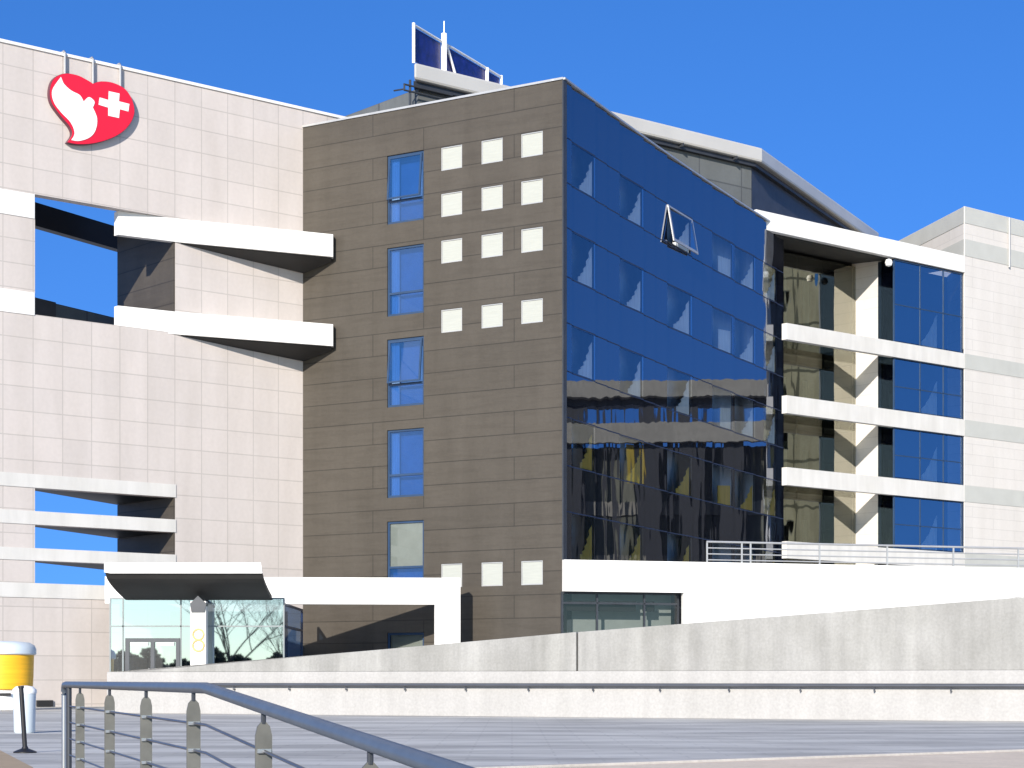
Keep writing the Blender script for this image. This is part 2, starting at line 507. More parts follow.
def structure(o):
    o["kind"] = "structure"
    return o

# the site plan, in metres from the viewpoint
FL = Frame((-8.987, 86.0), q=(-8.987 + 0.75746, 86.0 + 0.65288))      # stone wall, x <= 0
FB = Frame((-8.987, 86.0), q=(2.017, 79.1))                           # brown face 0..12.99
FG = Frame((2.017, 79.1), q=(14.363, 105.9))                          # blue glass face 0..29.5
FR = Frame((14.264, 104.5), q=(25.776, 114.3))                        # right wing
LEN_B, LEN_G = 12.988, 29.5

# ---------------------------------------------------------------- ground
g = MB()
ys = [-60, 0, 9.5, 400, 1500]
zs_ = [-0.47, -0.47, 0, 0, 0]
for i in range(4):
    g.add([(-900, ys[i], zs_[i]), (900, ys[i], zs_[i]), (900, ys[i + 1], zs_[i + 1]), (-900, ys[i + 1], zs_[i + 1])], [(0, 1, 2, 3)])
structure(build('ground', g, 'ground'))
t = MB().add([(-8.6, 32.8, 0.004), (-16, 30, 0.004), (-14, 12, 0.004), (-2.6, 12, 0.004), (-5.75, 24.0, 0.004)], [(0, 1, 2, 3, 4)])
structure(build('tan_path', t, 'tan'))
FK = Frame((1.17, 24.7), q=(7.58, 29.6))
t = MB().add([(-6, -0.16, 0.004), (40, -0.16, 0.004), (40, -14, 0.004), (-6, -14, 0.004)], [(0, 1, 2, 3)])
structure(build('beige_pavement', t, 'beige', fr=FK))
structure(build('kerb', MB().box(-6, 40, -0.16, 0.0, -0.05, 0.035), 'kerb', fr=FK, bevel=0.012))

# ---------------------------------------------------------------- stone-clad wall building on the left
Lroot = empty('stone_clad_building', (-19.66, 76.8, 0), 'pale stone-tiled wall building with see-through slots and two white beams', 'building')
S0 = -14.09                                   # photo's left edge in wall coordinates
def ls(s): return S0 + s
T = 0.45                                        # depth of the frame-like wall
XL, XR = -17.5, 2.6
holeA = (ls(1.47), ls(7.75), 15.26, 19.94)
low = [(ls(1.47), ls(7.75), 7.62, 8.52), (ls(1.47), ls(7.75), 6.18, 7.09), (ls(1.47), ls(7.75), 4.82, 5.69)]
build('stone_wall', MB().wall(XL, XR, 0, 25.55, 0, T, [holeA] + low), 'stone', Lroot, FL)
build('coping', MB().box(XL, XR, -0.06, T + 0.06, 25.553, 25.67), 'white', Lroot, FL)
# brown reveals inside the right end of each slot, deep soffits above
WING = 4.6
for h in [holeA] + low:
    build('reveal_panel', MB().box(h[1] - 0.06, h[1] - 0.004, 0.01, WING - 0.01, h[2] + 0.004, h[3] - 0.004), 'brown', Lroot, FL)
for h in low:                                 # slanting soffits that deepen to the right
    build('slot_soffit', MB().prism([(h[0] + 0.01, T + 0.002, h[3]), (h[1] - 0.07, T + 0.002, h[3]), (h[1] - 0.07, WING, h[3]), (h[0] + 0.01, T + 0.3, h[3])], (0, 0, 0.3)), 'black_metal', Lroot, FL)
build('wing_wall', MB().box(h[1] - 0.003, h[1] + 0.3, T + 0.003, WING, 0, 25.0), 'brown', Lroot, FL)
# white bands left of and between the slots
for z0, z1 in ((18.98, 19.92), (15.22, 16.1)):
    build('white_band', MB().box(XL, ls(1.44), -0.03, -0.001, z0, z1), 'white', Lroot, FL)
for z0, z1 in ((8.525, 9.05), (7.095, 7.615), (5.695, 6.175), (4.25, 4.815)):
    build('pale_band', MB().box(XL, ls(7.78), -0.03, -0.001, z0, z1), 'white_band', Lroot, FL)
# the two white beams: along the slot, then veering out in front of the brown face
ax, ay = -13.74, 81.8
bx, by = -7.58, 84.72
p118 = Vector((-15.86, 80.5, 0))
for z0, z1 in ((18.98, 19.93), (15.2, 16.12)):
    a = FL.w(ls(7.75), -0.05, 0)
    poly = [(p118.x, p118.y), (a.x, a.y), (bx, by), (bx - 0.02, by + 0.38), (-8.95, 85.95), (a.x - 0.2, a.y + 0.25), (p118.x - 0.2, p118.y + 0.25)]
    m = MB().slab(poly, z0, z1)
    build('white_beam', m, 'white', Lroot)
    e = Vector((bx - a.x, by - a.y, 0)); n_ = Vector((e.y, -e.x, 0)).normalized()
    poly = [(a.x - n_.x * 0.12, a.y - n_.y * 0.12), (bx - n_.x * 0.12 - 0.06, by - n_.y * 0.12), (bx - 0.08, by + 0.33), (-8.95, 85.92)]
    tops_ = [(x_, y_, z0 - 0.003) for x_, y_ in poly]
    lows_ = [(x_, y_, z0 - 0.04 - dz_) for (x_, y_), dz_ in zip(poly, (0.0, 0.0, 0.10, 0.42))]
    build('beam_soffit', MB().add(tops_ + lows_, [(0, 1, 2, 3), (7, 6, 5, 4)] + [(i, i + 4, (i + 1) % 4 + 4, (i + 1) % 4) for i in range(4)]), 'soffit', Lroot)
# roof beam and low parapet seen through the big slot
FC = Frame((-0.2385 * 82.5, 82.5), heading=rad(29))
def zc(y, Z=82.5): return EYE + (680 - y) / 2000 * Z
build('rear_beam', MB().box(-12, 9, 0, 0.4, zc(225.5), zc(202)), 'black_metal', Lroot, FC)
build('rear_parapet', MB().box(1.2, 9, 0, 0.4, zc(330), zc(298.5)), 'grey_sheet', Lroot, FC)
build('rear_box', MB().box(-12, 1.15, -0.1, 0.5, zc(330), zc(298)), 'dark_metal', Lroot, FC)
build('vent_grille', MB().box(ls(1.52), ls(2.2), -0.09, -0.001, 0.02, 0.26), 'dark', Lroot, FL)

# ---------------------------------------------------------------- heart sign
sroot = empty('heart_sign', FL.w(ls(3.9), -0.3, 22.4), 'red heart sign with white figure and white cross hanging on stone wall', 'sign')
def sgn(x, y):                                # sketch units -> wall metres
    px, py = 40 + x / 7.68, 60 + y / 7.68
    r = Vector(((px - 512) / 2000, 1, (680 - py) / 2000))
    q = FL.p + FL.i * (-0.24)
    tt = (q.x * FL.i.x + q.y * FL.i.y) / (r.x * FL.i.x + r.y * FL.i.y)
    w = r * tt
    d = w - FL.p
    return (d.x * FL.u.x + d.y * FL.u.y, w.z + EYE)
def curve_poly(pts, n=6):
    """closed Catmull-Rom through the points; a point given twice is a corner"""
    out, N = [], len(pts)
    for i in range(N):
        p0, p1, p2, p3 = (Vector(pts[(i + k - 1) % N]) for k in range(4))
        if (p1 - p2).length < 1e-6: continue
        for k in range(n):
            t_ = k / n
            out.append(0.5 * ((2 * p1) + (p2 - p0) * t_ + (2 * p0 - 5 * p1 + 4 * p2 - p3) * t_ ** 2 + (3 * p1 - p0 - 3 * p2 + p3) * t_ ** 3))
    return out
heart = [(212, 630), (212, 630), (250, 570), (232, 510), (160, 425), (95, 330), (80, 235), (110, 145), (190, 105), (290, 118), (365, 155), (408, 182), (408, 182), (470, 165), (560, 175), (650, 220), (705, 300), (725, 400), (690, 490), (620, 560), (520, 610), (400, 640), (290, 645)]
def sign_part(name, pts, y0, y1, mat, parent, sm=6, grow=1.0):
    c = curve_poly(pts, sm)
    q = [sgn(p.x, p.y) for p in c]
    if grow != 1.0:
        cx = sum(a for a, _ in q) / len(q); cz = sum(b for _, b in q) / len(q)
        q = [(cx + (a - cx) * grow, cz + (b - cz) * grow) for a, b in q]
    return build(name, MB().prism([(a, y0, b) for a, b in q], (0, y1 - y0, 0)), mat, parent, FL)
sign_part('sign_case', heart, -0.21, -0.02, 'sign_edge', sroot, grow=1.01)
sign_part('red_face', heart, -0.235, -0.213, 'red', sroot)
fig = [(160, 130), (160, 130), (185, 185), (240, 235), (305, 270), (335, 320), (335, 320), (375, 285), (418, 320), (405, 365), (405, 365), (438, 450), (425, 540), (380, 595), (300, 622), (240, 615), (240, 615), (266, 560), (235, 480), (160, 400), (105, 320), (95, 230)]
sign_part('white_figure', fig, -0.252, -0.237, 'sign_white', sroot, 5)
cr = [(528, 240), (610, 258), (606, 318), (686, 338), (678, 396), (612, 378), (606, 446), (524, 428), (524, 366), (450, 344), (458, 288), (526, 308)]
cr2 = []
for p in cr: cr2 += [p, p]
sign_part('white_cross', cr2, -0.252, -0.237, 'sign_white', sroot, 1)
for px, y in ((204, 75), (420, 150), (630, 185)):
    a, z = sgn(px, y)
    build('hanger', MB().tube([(a, 0.2, 25.72), (a, -0.04, 25.74), (a, -0.11, 25.66), (a, -0.11, z - 0.25)], 0.045, 8), 'alu', sroot, FL, smooth=True)

# ---------------------------------------------------------------- hospital block: brown face + blue glass face
Hroot = empty('hospital_block', (2.017, 79.1, 0), 'brown-panelled block with a blue mirror-glass side and small square windows', 'building')
ZT = 24.8
big_z = [(20.09, 22.96), (16.24, 19.10), (12.44, 15.28), (8.66, 11.49), (4.80, 7.67), (1.0, 3.02)]
BX0, BX1 = 4.44, 6.30
sq_x = [(7.16, 8.20), (9.13, 10.16), (11.03, 12.05)]
sq_z = [(21.97, 22.93), (20.07, 21.03), (18.16, 19.11), (15.31, 16.26), (4.85, 5.82)]
holes = [(BX0, BX1, a, b) for a, b in big_z] + [(x0, x1, a, b) for x0, x1 in sq_x for a, b in sq_z]
build('brown_wall', MB().wall(0.0, LEN_B - 0.03, 0, ZT, 0, 0.28, holes), 'brown', Hroot, FB)
build('coping', MB().box(0.0, LEN_B + 0.02, -0.05, 0.33, ZT + 0.003, ZT + 0.09), 'alu', Hroot, FB)
build('corner_trim', MB().box(LEN_B - 0.027, LEN_B + 0.03, -0.02, 0.25, 0, ZT), 'dark_metal', Hroot, FB)

def frame_mb(x0, x1, z0, z1, d0, d1, t=0.07, extra=()):
    m = MB()
    m.box(x0, x0 + t, d0, d1, z0, z1).box(x1 - t, x1, d0, d1, z0, z1)
    m.box(x0 + t, x1 - t, d0, d1, z0, z0 + t).box(x0 + t, x1 - t, d0, d1, z1 - t, z1)
    for k, v in extra:
        if k == 'h': m.box(x0 + t, x1 - t, d0, d1, v - t / 2, v + t / 2)
        else: m.box(v - t / 2, v + t / 2, d0, d1, z0 + t, z1 - t)
    return m
for k, (z0, z1) in enumerate(big_z):
    zm = z0 + 0.33 * (z1 - z0)
    w = build('window', frame_mb(BX0 + 0.002, BX1 - 0.002, z0 + 0.002, z1 - 0.002, 0.06, 0.16, 0.09, (('h', zm),)), 'frame_blue', Hroot, FB)
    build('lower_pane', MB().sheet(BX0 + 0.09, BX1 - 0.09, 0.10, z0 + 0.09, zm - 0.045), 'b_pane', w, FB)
    opened = k in (0, 2)
    xa, xb, za, zb = BX0 + 0.09, BX1 - 0.09, zm + 0.045, z1 - 0.09
    if opened:
        # top-hung sash pushed out at the bottom
        h = zb - za; ang = rad(5)
        dy, dz = -math.sin(ang), -math.cos(ang)
        def sp(x, r, off): return (x, 0.05 + r * h * dy - off * math.cos(ang), zb + r * h * dz + off * math.sin(ang))
        m = MB()
        def bar(x0_, x1_, r0, r1):
            m.prism([sp(x0_, r0, 0), sp(x1_, r0, 0), sp(x1_, r1, 0), sp(x0_, r1, 0)], (0, -0.05, 0))
        bar(xa, xa + 0.08, 0, 1); bar(xb - 0.08, xb, 0, 1); bar(xa + 0.08, xb - 0.08, 0, 0.04); bar(xa + 0.08, xb - 0.08, 0.96, 1)
        s_ = build('sash', m, 'frame_blue', w, FB)
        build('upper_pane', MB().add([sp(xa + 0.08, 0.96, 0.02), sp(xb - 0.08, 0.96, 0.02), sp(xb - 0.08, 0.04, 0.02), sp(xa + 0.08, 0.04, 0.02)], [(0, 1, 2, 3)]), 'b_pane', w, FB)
    else:
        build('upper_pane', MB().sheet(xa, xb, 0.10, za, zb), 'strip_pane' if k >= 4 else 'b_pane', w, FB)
    if k == 4:
        build('blind', MB().box(xa, xb, 0.13, 0.15, za, zb), 'blind_grey', w, FB)
    elif k == 5:
        build('blind', MB().box(xa, xb, 0.18, 0.2, zm - 0.3, zb), 'blind', w, FB)
    else:
        cm = MB()
        N = 6
        for j in range(N):
            xx0 = xa + 0.02 + j * 0.36 / N; xx1 = xx0 + 0.36 / N
            cm.box(xx0, xx1, 0.2 + 0.03 * (j % 2), 0.23 + 0.03 * (j % 2), z0 + 0.1, z1 - 0.12)
        build('curtain', cm, 'curtain', w, FB)
for x0, x1 in sq_x:
    for z0, z1 in sq_z:
        w = build('square_window', frame_mb(x0 + 0.002, x1 - 0.002, z0 + 0.002, z1 - 0.002, 0.03, 0.12, 0.045), 'alu', Hroot, FB)
        build('blind', MB().box(x0 + 0.047, x1 - 0.047, 0.06, 0.08, z0 + 0.047, z1 - 0.047), 'blind', w, FB)

# blue glass side
rows = [(20.87, 22.55), (17.13, 18.98), (13.38, 15.2), (9.63, 11.45), (5.9, 7.7)]
cols = [(0.9, 3.5), (6.4, 9.3), (12.4, 15.7), (18.6, 21.6), (21.95, 24.95), (26.3, 28.4)]
gh = [(a, b, c, d) for a, b in cols for c, d in rows]
build('glass_skin', MB().wall(0.04, LEN_G, 0, ZT - 0.02, 0.0, 0.05, gh), 'g_skin', Hroot, FG)
build('coping', MB().box(0.0, LEN_G, -0.10, 0.5, ZT + 0.003, ZT + 0.08), 'alu', Hroot, FG)
for c, d in rows:
    for z in (c - 0.05, d + 0.05):
        build('glazing_joint', MB().box(0.05, LEN_G - 0.02, -0.004, -0.001, z - 0.025, z + 0.025), 'dark_blue', Hroot, FG)
for x in (4.9, 10.8, 17.1, 21.6, 24.95, 28.4):
    build('mullion_joint', MB().box(x + 0.005, x + 0.04, -0.003, -0.0005, 0.1, ZT - 0.1), 'dark_blue', Hroot, FG)
for ci, (a, b) in enumerate(cols):
    for ri, (c, d) in enumerate(rows):
        if ci == 2 and ri == 0:
            w = build('window', frame_mb(a, b, c, d, 0.01, 0.08, 0.08), 'dark_metal', Hroot, FG, label='open top-hung window with its pale sash pushed outwards')
            h = d - c; ang = rad(10)
            dy, dz = -math.sin(ang), -math.cos(ang)
            def sp2(x, r, off=0.0): return (x, r * h * dy - 0.02 - off, d + r * h * dz)
            m = MB()
            for (x0_, x1_, r0, r1) in ((a, a + 0.14, 0, 1), (b - 0.14, b, 0, 1), (a + 0.14, b - 0.14, 0, 0.05), (a + 0.14, b - 0.14, 0.92, 1)):
                m.prism([sp2(x0_, r0), sp2(x1_, r0), sp2(x1_, r1), sp2(x0_, r1)], (0, -0.06, 0))
            build('sash', m, 'alu', w, FG)
            build('pane', MB().add([sp2(a + 0.14, 0.92, 0.02), sp2(b - 0.14, 0.92, 0.02), sp2(b - 0.14, 0.05, 0.02), sp2(a + 0.14, 0.05, 0.02)], [(0, 1, 2, 3)]), 'g_pane', w, FG)
        else:
            w = build('window', MB().sheet(a + 0.01, b - 0.01, 0.012, c + 0.01, d - 0.01), 'g_pane', Hroot, FG)
        # curtain drawn to the right: a slanting edge, pleated
        cw = (b - a) * random.uniform(0.5, 0.66)
        top = d - random.uniform(0.05, 0.5)
        N = 10
        cm = MB()
        for j in range(N):
            f0, f1 = j / N, (j + 1) / N
            x0_, x1_ = b - cw + cw * f0 - 0.1, b - cw + cw * f1 - 0.1
            def hz(f): return c + 0.06 + (top - c - 0.1) * (0.10 + 0.90 * f ** 1.7)
            if ci == 3: hz = lambda f: c + 0.06 + (top - c - 0.1) * (0.55 + 0.1 * f)
            y_ = 0.07 + 0.09 * (j % 2)
            cm.prism([(x0_, y_, c + 0.03), (x1_, 0.07 + 0.09 * ((j + 1) % 2), c + 0.03), (x1_, 0.07 + 0.09 * ((j + 1) % 2), hz(f1)), (x0_, y_, hz(f0))], (0, 0.01, 0))
        build('curtain', cm, 'curtain_warm' if ri >= 3 else 'curtain', w, FG)
# the solid body behind both faces and its roof
def off(fr, a, d): 
    p = fr.w(a, d, 0); return (p.x, p.y)
body = [off(FB, 0.35, 0.42), off(FB, LEN_B - 1.1, 0.42), off(FG, 0.6, 1.1), off(FG, LEN_G - 0.05, 1.1), (3.0, 112.0), (-7.6, 98.0)]
build('inner_walls', MB().slab(body, 0, ZT - 0.25), 'room', Hroot)
roof = [off(FB, 0.0, 0.36), off(FB, LEN_B - 0.3, 0.36), off(FG, 0.3, 0.8), off(FG, LEN_G - 0.05, 0.8), (3.0, 112.2), (-8.0, 98.0)]
build('roof', MB().slab(roof, ZT - 0.2, ZT - 0.03), 'dark_sheet', Hroot)

# ---------------------------------------------------------------- roof penthouse
FP = Frame((-4.55, 93.0), q=(13.5, 108.0))
LP = math.hypot(18.05, 15.0)
FQ = Frame((13.5, 108.0), q=(23.6, 128.5))
Proot = empty('roof_penthouse', (13.5, 108.0, ZT), 'silver-roofed penthouse with grey cladding set back above the blue glass', 'penthouse')
c0, c1, c2 = Vector((-4.55, 93.0)), Vector((13.5, 108.0)), Vector((23.6, 128.5))
back = [(c2.x - 24, c2.y + 2), (c0.x - 0.2, c0.y + 16)]
build('roof_edge', MB().slab([tuple(c0), tuple(c1), tuple(c2), *back], 29.0, 29.8), 'silver', Proot, bevel=0.12)
build('roof_lip', MB().slab([off(FP, 0.15, 0.25), off(FP, LP - 0.25, 0.25), off(FQ, 22.4, 0.3), (back[0][0] + 0.5, back[0][1] - 0.5), (back[1][0] + 0.3, back[1][1] - 0.5)], 28.78, 28.997), 'dark_metal', Proot)
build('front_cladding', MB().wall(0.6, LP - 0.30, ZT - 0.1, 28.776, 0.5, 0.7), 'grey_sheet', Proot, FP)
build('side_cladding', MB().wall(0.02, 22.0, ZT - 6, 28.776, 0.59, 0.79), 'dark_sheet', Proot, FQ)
build('left_cladding', MB().slab([off(FP, 0.6, 0.71), off(FP, 0.6, 12), off(FP, 0.8, 12), off(FP, 0.8, 0.71)], ZT - 3, 28.776), 'grey_sheet', Proot)
for a in (9.5, 13.5, 17.5, 21.5):
    build('gutter_bracket', MB().box(a - 0.03, a + 0.03, -0.04, 0.3, 28.85, 29.03), 'dark_metal', Proot, FP)
gm = MB()
for z in (28.45, 28.72):
    gm.tube([(-0.45, 0.2, z), (2.4, 0.2, z)], 0.045, 8)
gm.tube([(-0.42, 0.2, 28.45), (-0.42, 0.2, 28.72)], 0.045, 8).tube([(-0.05, 0.25, 26), (-0.05, 0.25, 29.0)], 0.06, 8)
gm.tube([(-0.42, 0.2, 28.5), (-0.42, 1.0, 28.6)], 0.04, 8)
build('ladder_bracket', gm, 'dark_metal', Proot, FP)

# rooftop sign
FS = Frame((-4.6, 93.2), q=(-0.56, 101.3))
rs = empty('rooftop_sign', (-4.6, 93.2, 29.8), 'blue rooftop sign panels in a white tube frame on the silver roof', 'sign')
build('sign_panel', MB().box(0.2, 2.7, 0.02, 0.08, 29.95, 31.5), 'blue_panel', rs, FS)
build('sign_panel', MB().box(3.1, 8.9, 0.02, 0.08, 29.95, 31.5), 'blue_panel', rs, FS)
fm = MB()
fm.tube([(0, -0.02, 31.58), (9.1, -0.02, 31.58)], 0.06, 8)
for a in (0.0, 9.05):
    fm.tube([(a, -0.02, 29.8), (a, -0.02, 31.66)], 0.075, 8)
fm.tube([(2.9, -0.06, 29.8), (2.9, -0.06, 32.0)], 0.14, 8)
fm.tube([(2.9, -0.06, 32.0), (2.9, -0.06, 32.6)], 0.025, 8)
fm.tube([(4.4, -0.08, 29.8), (3.2, -0.05, 31.5)], 0.07, 8).tube([(7.4, -0.06, 30.6), (7.4, -0.06, 31.6)], 0.09, 8)
build('tube_frame', fm, 'sign_white', rs, FS, smooth=True)

# ---------------------------------------------------------------- right wing
Rroot = empty('right_wing', (25.78, 114.3, 0), 'wing with pale floor bands, recessed glazing and tall blue glass bays', 'building')
BAY0, BAY1 = 9.08, 15.20
bands = [(24.36, 25.30), (18.87, 19.72), (15.01, 15.94), (11.25, 12.18), (7.42, 8.31)]
for k, (z0, z1) in enumerate(bands):
    build('floor_band', MB().box(-2.2 if k == 0 else 0.12, BAY1 + 0.05, -0.02, 0.33, z0, z1), 'white' if k == 0 else 'white_band', Rroot, FR)
tops = [b[0] for b in bands]; bots = [b[1] for b in bands[1:]] + [3.6]
DEP = 2.81
build('return_wall', MB().box(BAY0 + 0.002, BAY0 + 0.30, 1.25, DEP + 0.3, 3, 25.0), 'white_tile', Rroot, FR)
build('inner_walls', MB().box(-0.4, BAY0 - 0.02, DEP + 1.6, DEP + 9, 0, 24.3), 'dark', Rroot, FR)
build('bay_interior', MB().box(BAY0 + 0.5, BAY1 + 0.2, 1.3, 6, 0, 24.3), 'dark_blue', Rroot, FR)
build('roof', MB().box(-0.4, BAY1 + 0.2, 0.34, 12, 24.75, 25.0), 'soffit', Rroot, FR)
# dark sloping soffit under the top band
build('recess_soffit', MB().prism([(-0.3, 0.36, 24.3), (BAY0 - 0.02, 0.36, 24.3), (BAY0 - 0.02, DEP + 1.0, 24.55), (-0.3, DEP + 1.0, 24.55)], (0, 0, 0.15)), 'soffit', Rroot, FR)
for k in range(5):
    zt, zb = (tops[k] if k else 24.3), bots[k]
    # recessed glazing
    fx = frame_mb(-0.3, BAY0 - 0.004, zb - 0.9, zt + 0.9 if k else zt, DEP + 0.06, DEP + 0.14, 0.07, (('v', 2.0), ('v', 4.2), ('v', 6.4)))
    w = build('recess_window', fx, 'dark_metal', Rroot, FR)
    build('pane', MB().sheet(-0.3, BAY0 - 0.006, DEP + 0.02, zb - 0.9, zt + 0.9 if k else zt), 'recess_pane', w, FR)
    for x in (0.8, 3.3, 5.2):
        build('curtain', MB().box(x, x + random.uniform(0.3, 0.6), DEP + 0.5, DEP + 0.55, zb - 0.2, zt - random.uniform(0.6, 1.6)), 'blind', w, FR)
    build('interior_floor', MB().box(-0.3, BAY0 - 0.01, DEP + 0.3, DEP + 1.55, zb - 0.95, zb - 0.88), 'blind_grey', Rroot, FR)
    # blue glass bay: front and dark side return
    fm = frame_mb(BAY0, BAY1, zb + 0.004, zt - 0.004, 0.10, 0.2, 0.055, (('v', BAY0 + 2.3), ('v', BAY0 + 4.4), ('h', zb + (zt - zb) * 0.46)))
    w = build('bay_window', fm, 'frame_blue', Rroot, FR)
    build('pane', MB().sheet(BAY0 + 0.09, BAY1 - 0.09, 0.13, zb + 0.09, zt - 0.09), 'r_pane', w, FR)
    build('side_pane', MB().add([(BAY0 + 0.01, 1.248, zb - 0.9), (BAY0 + 0.01, 0.2, zb - 0.9), (BAY0 + 0.01, 0.2, zt + 0.9 if k else zt), (BAY0 + 0.01, 1.248, zt + 0.9 if k else zt)], [(0, 1, 2, 3)]), 'dark_pane', w, FR)
    cm = MB()
    N = 8
    for j in range(N):
        f0, f1 = j / N, (j + 1) / N
        x0_, x1_ = BAY0 + 2.9 + 1.4 * f0, BAY0 + 2.9 + 1.4 * f1
        hz = lambda f: zb + 0.2 + 1.9 * (0.1 + 0.9 * f ** 1.4)
        y_ = 0.5 + 0.05 * (j % 2); y2 = 0.5 + 0.05 * ((j + 1) % 2)
        cm.prism([(x0_, y_, zb + 0.1), (x1_, y2, zb + 0.1), (x1_, y2, hz(f1)), (x0_, y_, hz(f0))], (0, 0.01, 0))
    build('curtain', cm, 'curtain', w, FR)
build('ceiling_lamp', MB().lathe([(0.02, 0.22), (0.16, 0.16), (0.21, 0.0), (0.16, -0.16), (0.02, -0.22)], 0, 0, 16), 'sign_white', Rroot,
      Frame((FR.w(BAY0 - 0.6, 0.0, 0).x, FR.w(BAY0 - 0.6, 0.0, 0).y), heading=math.pi / 2)).matrix_basis.translation.z = 24.0

# ---------------------------------------------------------------- tall white end block
p964 = FR.w(BAY1 + 0.06, 0, 0)
Eroot = empty('white_end_block', (p964.x, p964.y, 0), 'tall white tiled block with grey bands at the right edge', 'building')
E0, E1, ET = BAY1 + 0.06, 24.0, 28.15
FE = Frame((p964.x, p964.y), heading=rad(-12.7))
build('white_wall', MB().wall(E0, E1, 0, ET, 0, 0.06), 'white_tile', Eroot, FR)
for z0, z1 in [(27.2, 28.12), (25.0 + 0.32, 26.28)]:
    build('grey_band', MB().box(E0 + 0.01, E1, -0.025, -0.001, z0, z1), 'grey_band', Eroot, FR)
    build('grey_band', MB().box(0.02, 26, 0.001, 0.025, z0, z1), 'grey_band', Eroot, FE)
for z0, z1 in bands[1:]:
    build('grey_band', MB().box(E0 + 0.01, E1, -0.025, -0.001, z0, z1), 'grey_band', Eroot, FR)
build('side_wall', MB().wall(0.09, 26, 20, ET, -0.06, 0), 'white_tile', Eroot, FE)
build('downpipe', MB().tube([(BAY1 + 4.2, -0.1, 25.2), (BAY1 + 4.2, -0.1, 28.1)], 0.06, 8), 'alu', Eroot, FR)
build('roof', MB().slab([off(FR, E0 + 0.45, 0.42), off(FR, E1 - 0.05, 0.42), off(FR, E1 - 0.05, 14), off(FE, 25.5, -0.6)], ET - 0.4, ET - 0.1), 'soffit', Eroot)
build('end_wall', MB().box(E1 - 0.4, E1, 0.41, 14, 0, ET), 'white_tile', Eroot, FR)

# ---------------------------------------------------------------- terrace in front of the glass side
FT = Frame((2.0, 78.5), q=(21.6, 84.4))
Troot = empty('terrace', (2.0, 78.5, 0), 'white-fronted terrace with glass strip beneath, before the blue glass side', 'terrace')
TL = 26.0
build('strip_blind', MB().box(0.3, 3.3, 0.7, 0.75, 3.8, 4.2).box(3.6, 4.1, 0.7, 0.75, 3.8, 4.2), 'dark', Troot, FT)
build('parapet', MB().box(0.05, TL, 0, 0.25, 4.54, 5.78), 'white', Troot, FT)
build('lower_wall', MB().box(5.09, TL, 0.035, 0.28, 0, 4.537), 'white', Troot, FT)
def tf(a, d): return off(FT, a, d)
build('terrace_floor', MB().slab([tf(0.6, 0.26), tf(TL, 0.26), (FR.w(14, -0.1, 0).x, FR.w(14, -0.1, 0).y), (FR.w(0.3, -0.3, 0).x, FR.w(0.3, -0.3, 0).y), off(FG, 28, -0.05), off(FG, 0.8, -0.05)], 5.2, 5.45), 'grey_band', Troot)
w = build('strip_window', frame_mb(0.1, 5.08, 1.2, 4.535, 0.5, 0.6, 0.08, (('v', 1.6), ('v', 3.6), ('h', 4.1))), 'dark_metal', Troot, FT)
build('pane', MB().sheet(0.1, 5.08, 0.53, 0.3, 4.53), 'strip_pane', w, FT)
build('wall_base', MB().box(0.1, 5.08, 0.45, 0.8, 0, 1.19), 'dark', Troot, FT)
build('back_wall', MB().box(0.3, 5.08, 1.4, 1.6, 0, 4.5), 'blind_grey', Troot, FT)

FRL = Frame((FT.w(7.5, 3.5, 0).x, FT.w(7.5, 3.5, 0).y), q=(FT.w(8.5, 3.5, 0).x, FT.w(8.5, 3.5, 0).y))
rl = empty('terrace_railing', FT.w(7.5, 3.5, 5.45), 'slim grey metal railing with horizontal bars on the white terrace', 'railing')
for z in (6.86, 6.6, 6.35, 6.1):
    build('rail', MB().tube([(0, 0, z), (18, 0, z)], 0.045 if z > 6.8 else 0.028, 8), 'alu', rl, FRL)
for a in (0.02, 1.6, 2.0, 5.2, 8.4, 11.6, 14.8, 17.9):
    build('post', MB().box(a - 0.035, a + 0.035, -0.02, 0.02, 5.452, 6.83), 'alu', rl, FRL)

# ---------------------------------------------------------------- lobby, canopy, portal frame
FV = Frame((-15.5, 77.0), heading=math.pi / 2)
Vroot = empty('entrance_lobby', (-12.3, 77.0, 0), 'glass entrance lobby box with double doors under the dark canopy', 'lobby')
VW, VH = 6.74, 4.22
fm = frame_mb(0, VW, 0, VH, 0, 0.10, 0.055, (('h', 3.12), ('v', 0.52), ('v', 2.75), ('v', 3.65)))
build('front_frame', fm, 'lobby_frame', Vroot, FV)
build('front_pane', MB().sheet(0.05, VW - 0.05, 0.03, 0.05, VH - 0.05), 'v_pane', Vroot, FV)
dr = build('double_door', frame_mb(0.62, 2.72, 0.02, 2.66, -0.06, -0.002, 0.15, (('v', 1.67),)), 'dark_metal', Vroot, FV)
build('door_header', MB().box(0.82, 1.5, -0.075, -0.061, 2.38, 2.49).box(1.84, 2.5, -0.075, -0.061, 2.38, 2.49), 'sign_white', dr, FV)
build('handle', MB().tube([(1.54, -0.12, 0.9), (1.54, -0.12, 1.5)], 0.025, 8).tube([(1.80, -0.12, 0.9), (1.80, -0.12, 1.5)], 0.025, 8), 'alu', dr, FV)
FV2 = Frame((-15.5 + VW, 77.02), heading=0)
build('side_frame', frame_mb(0.1, 6.8, 0, 4.02, 0, 0.1, 0.09, (('h', 3.12),)), 'frame_blue', Vroot, FV2)
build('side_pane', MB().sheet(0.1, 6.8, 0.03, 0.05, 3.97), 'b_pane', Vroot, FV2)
build('roof', MB().box(0.02, VW - 0.12, 0.11, 1.3, VH - 0.2, VH - 0.003), 'white', Vroot, FV)
build('inner_counter', MB().box(0.6, 6.5, 2.2, 2.6, 0, 1.1), 'dark', Vroot, FV)
build('inner_wall', MB().box(1.8, 6.5, 3.2, 3.3, 0, 3.8), 'dark', Vroot, FV)

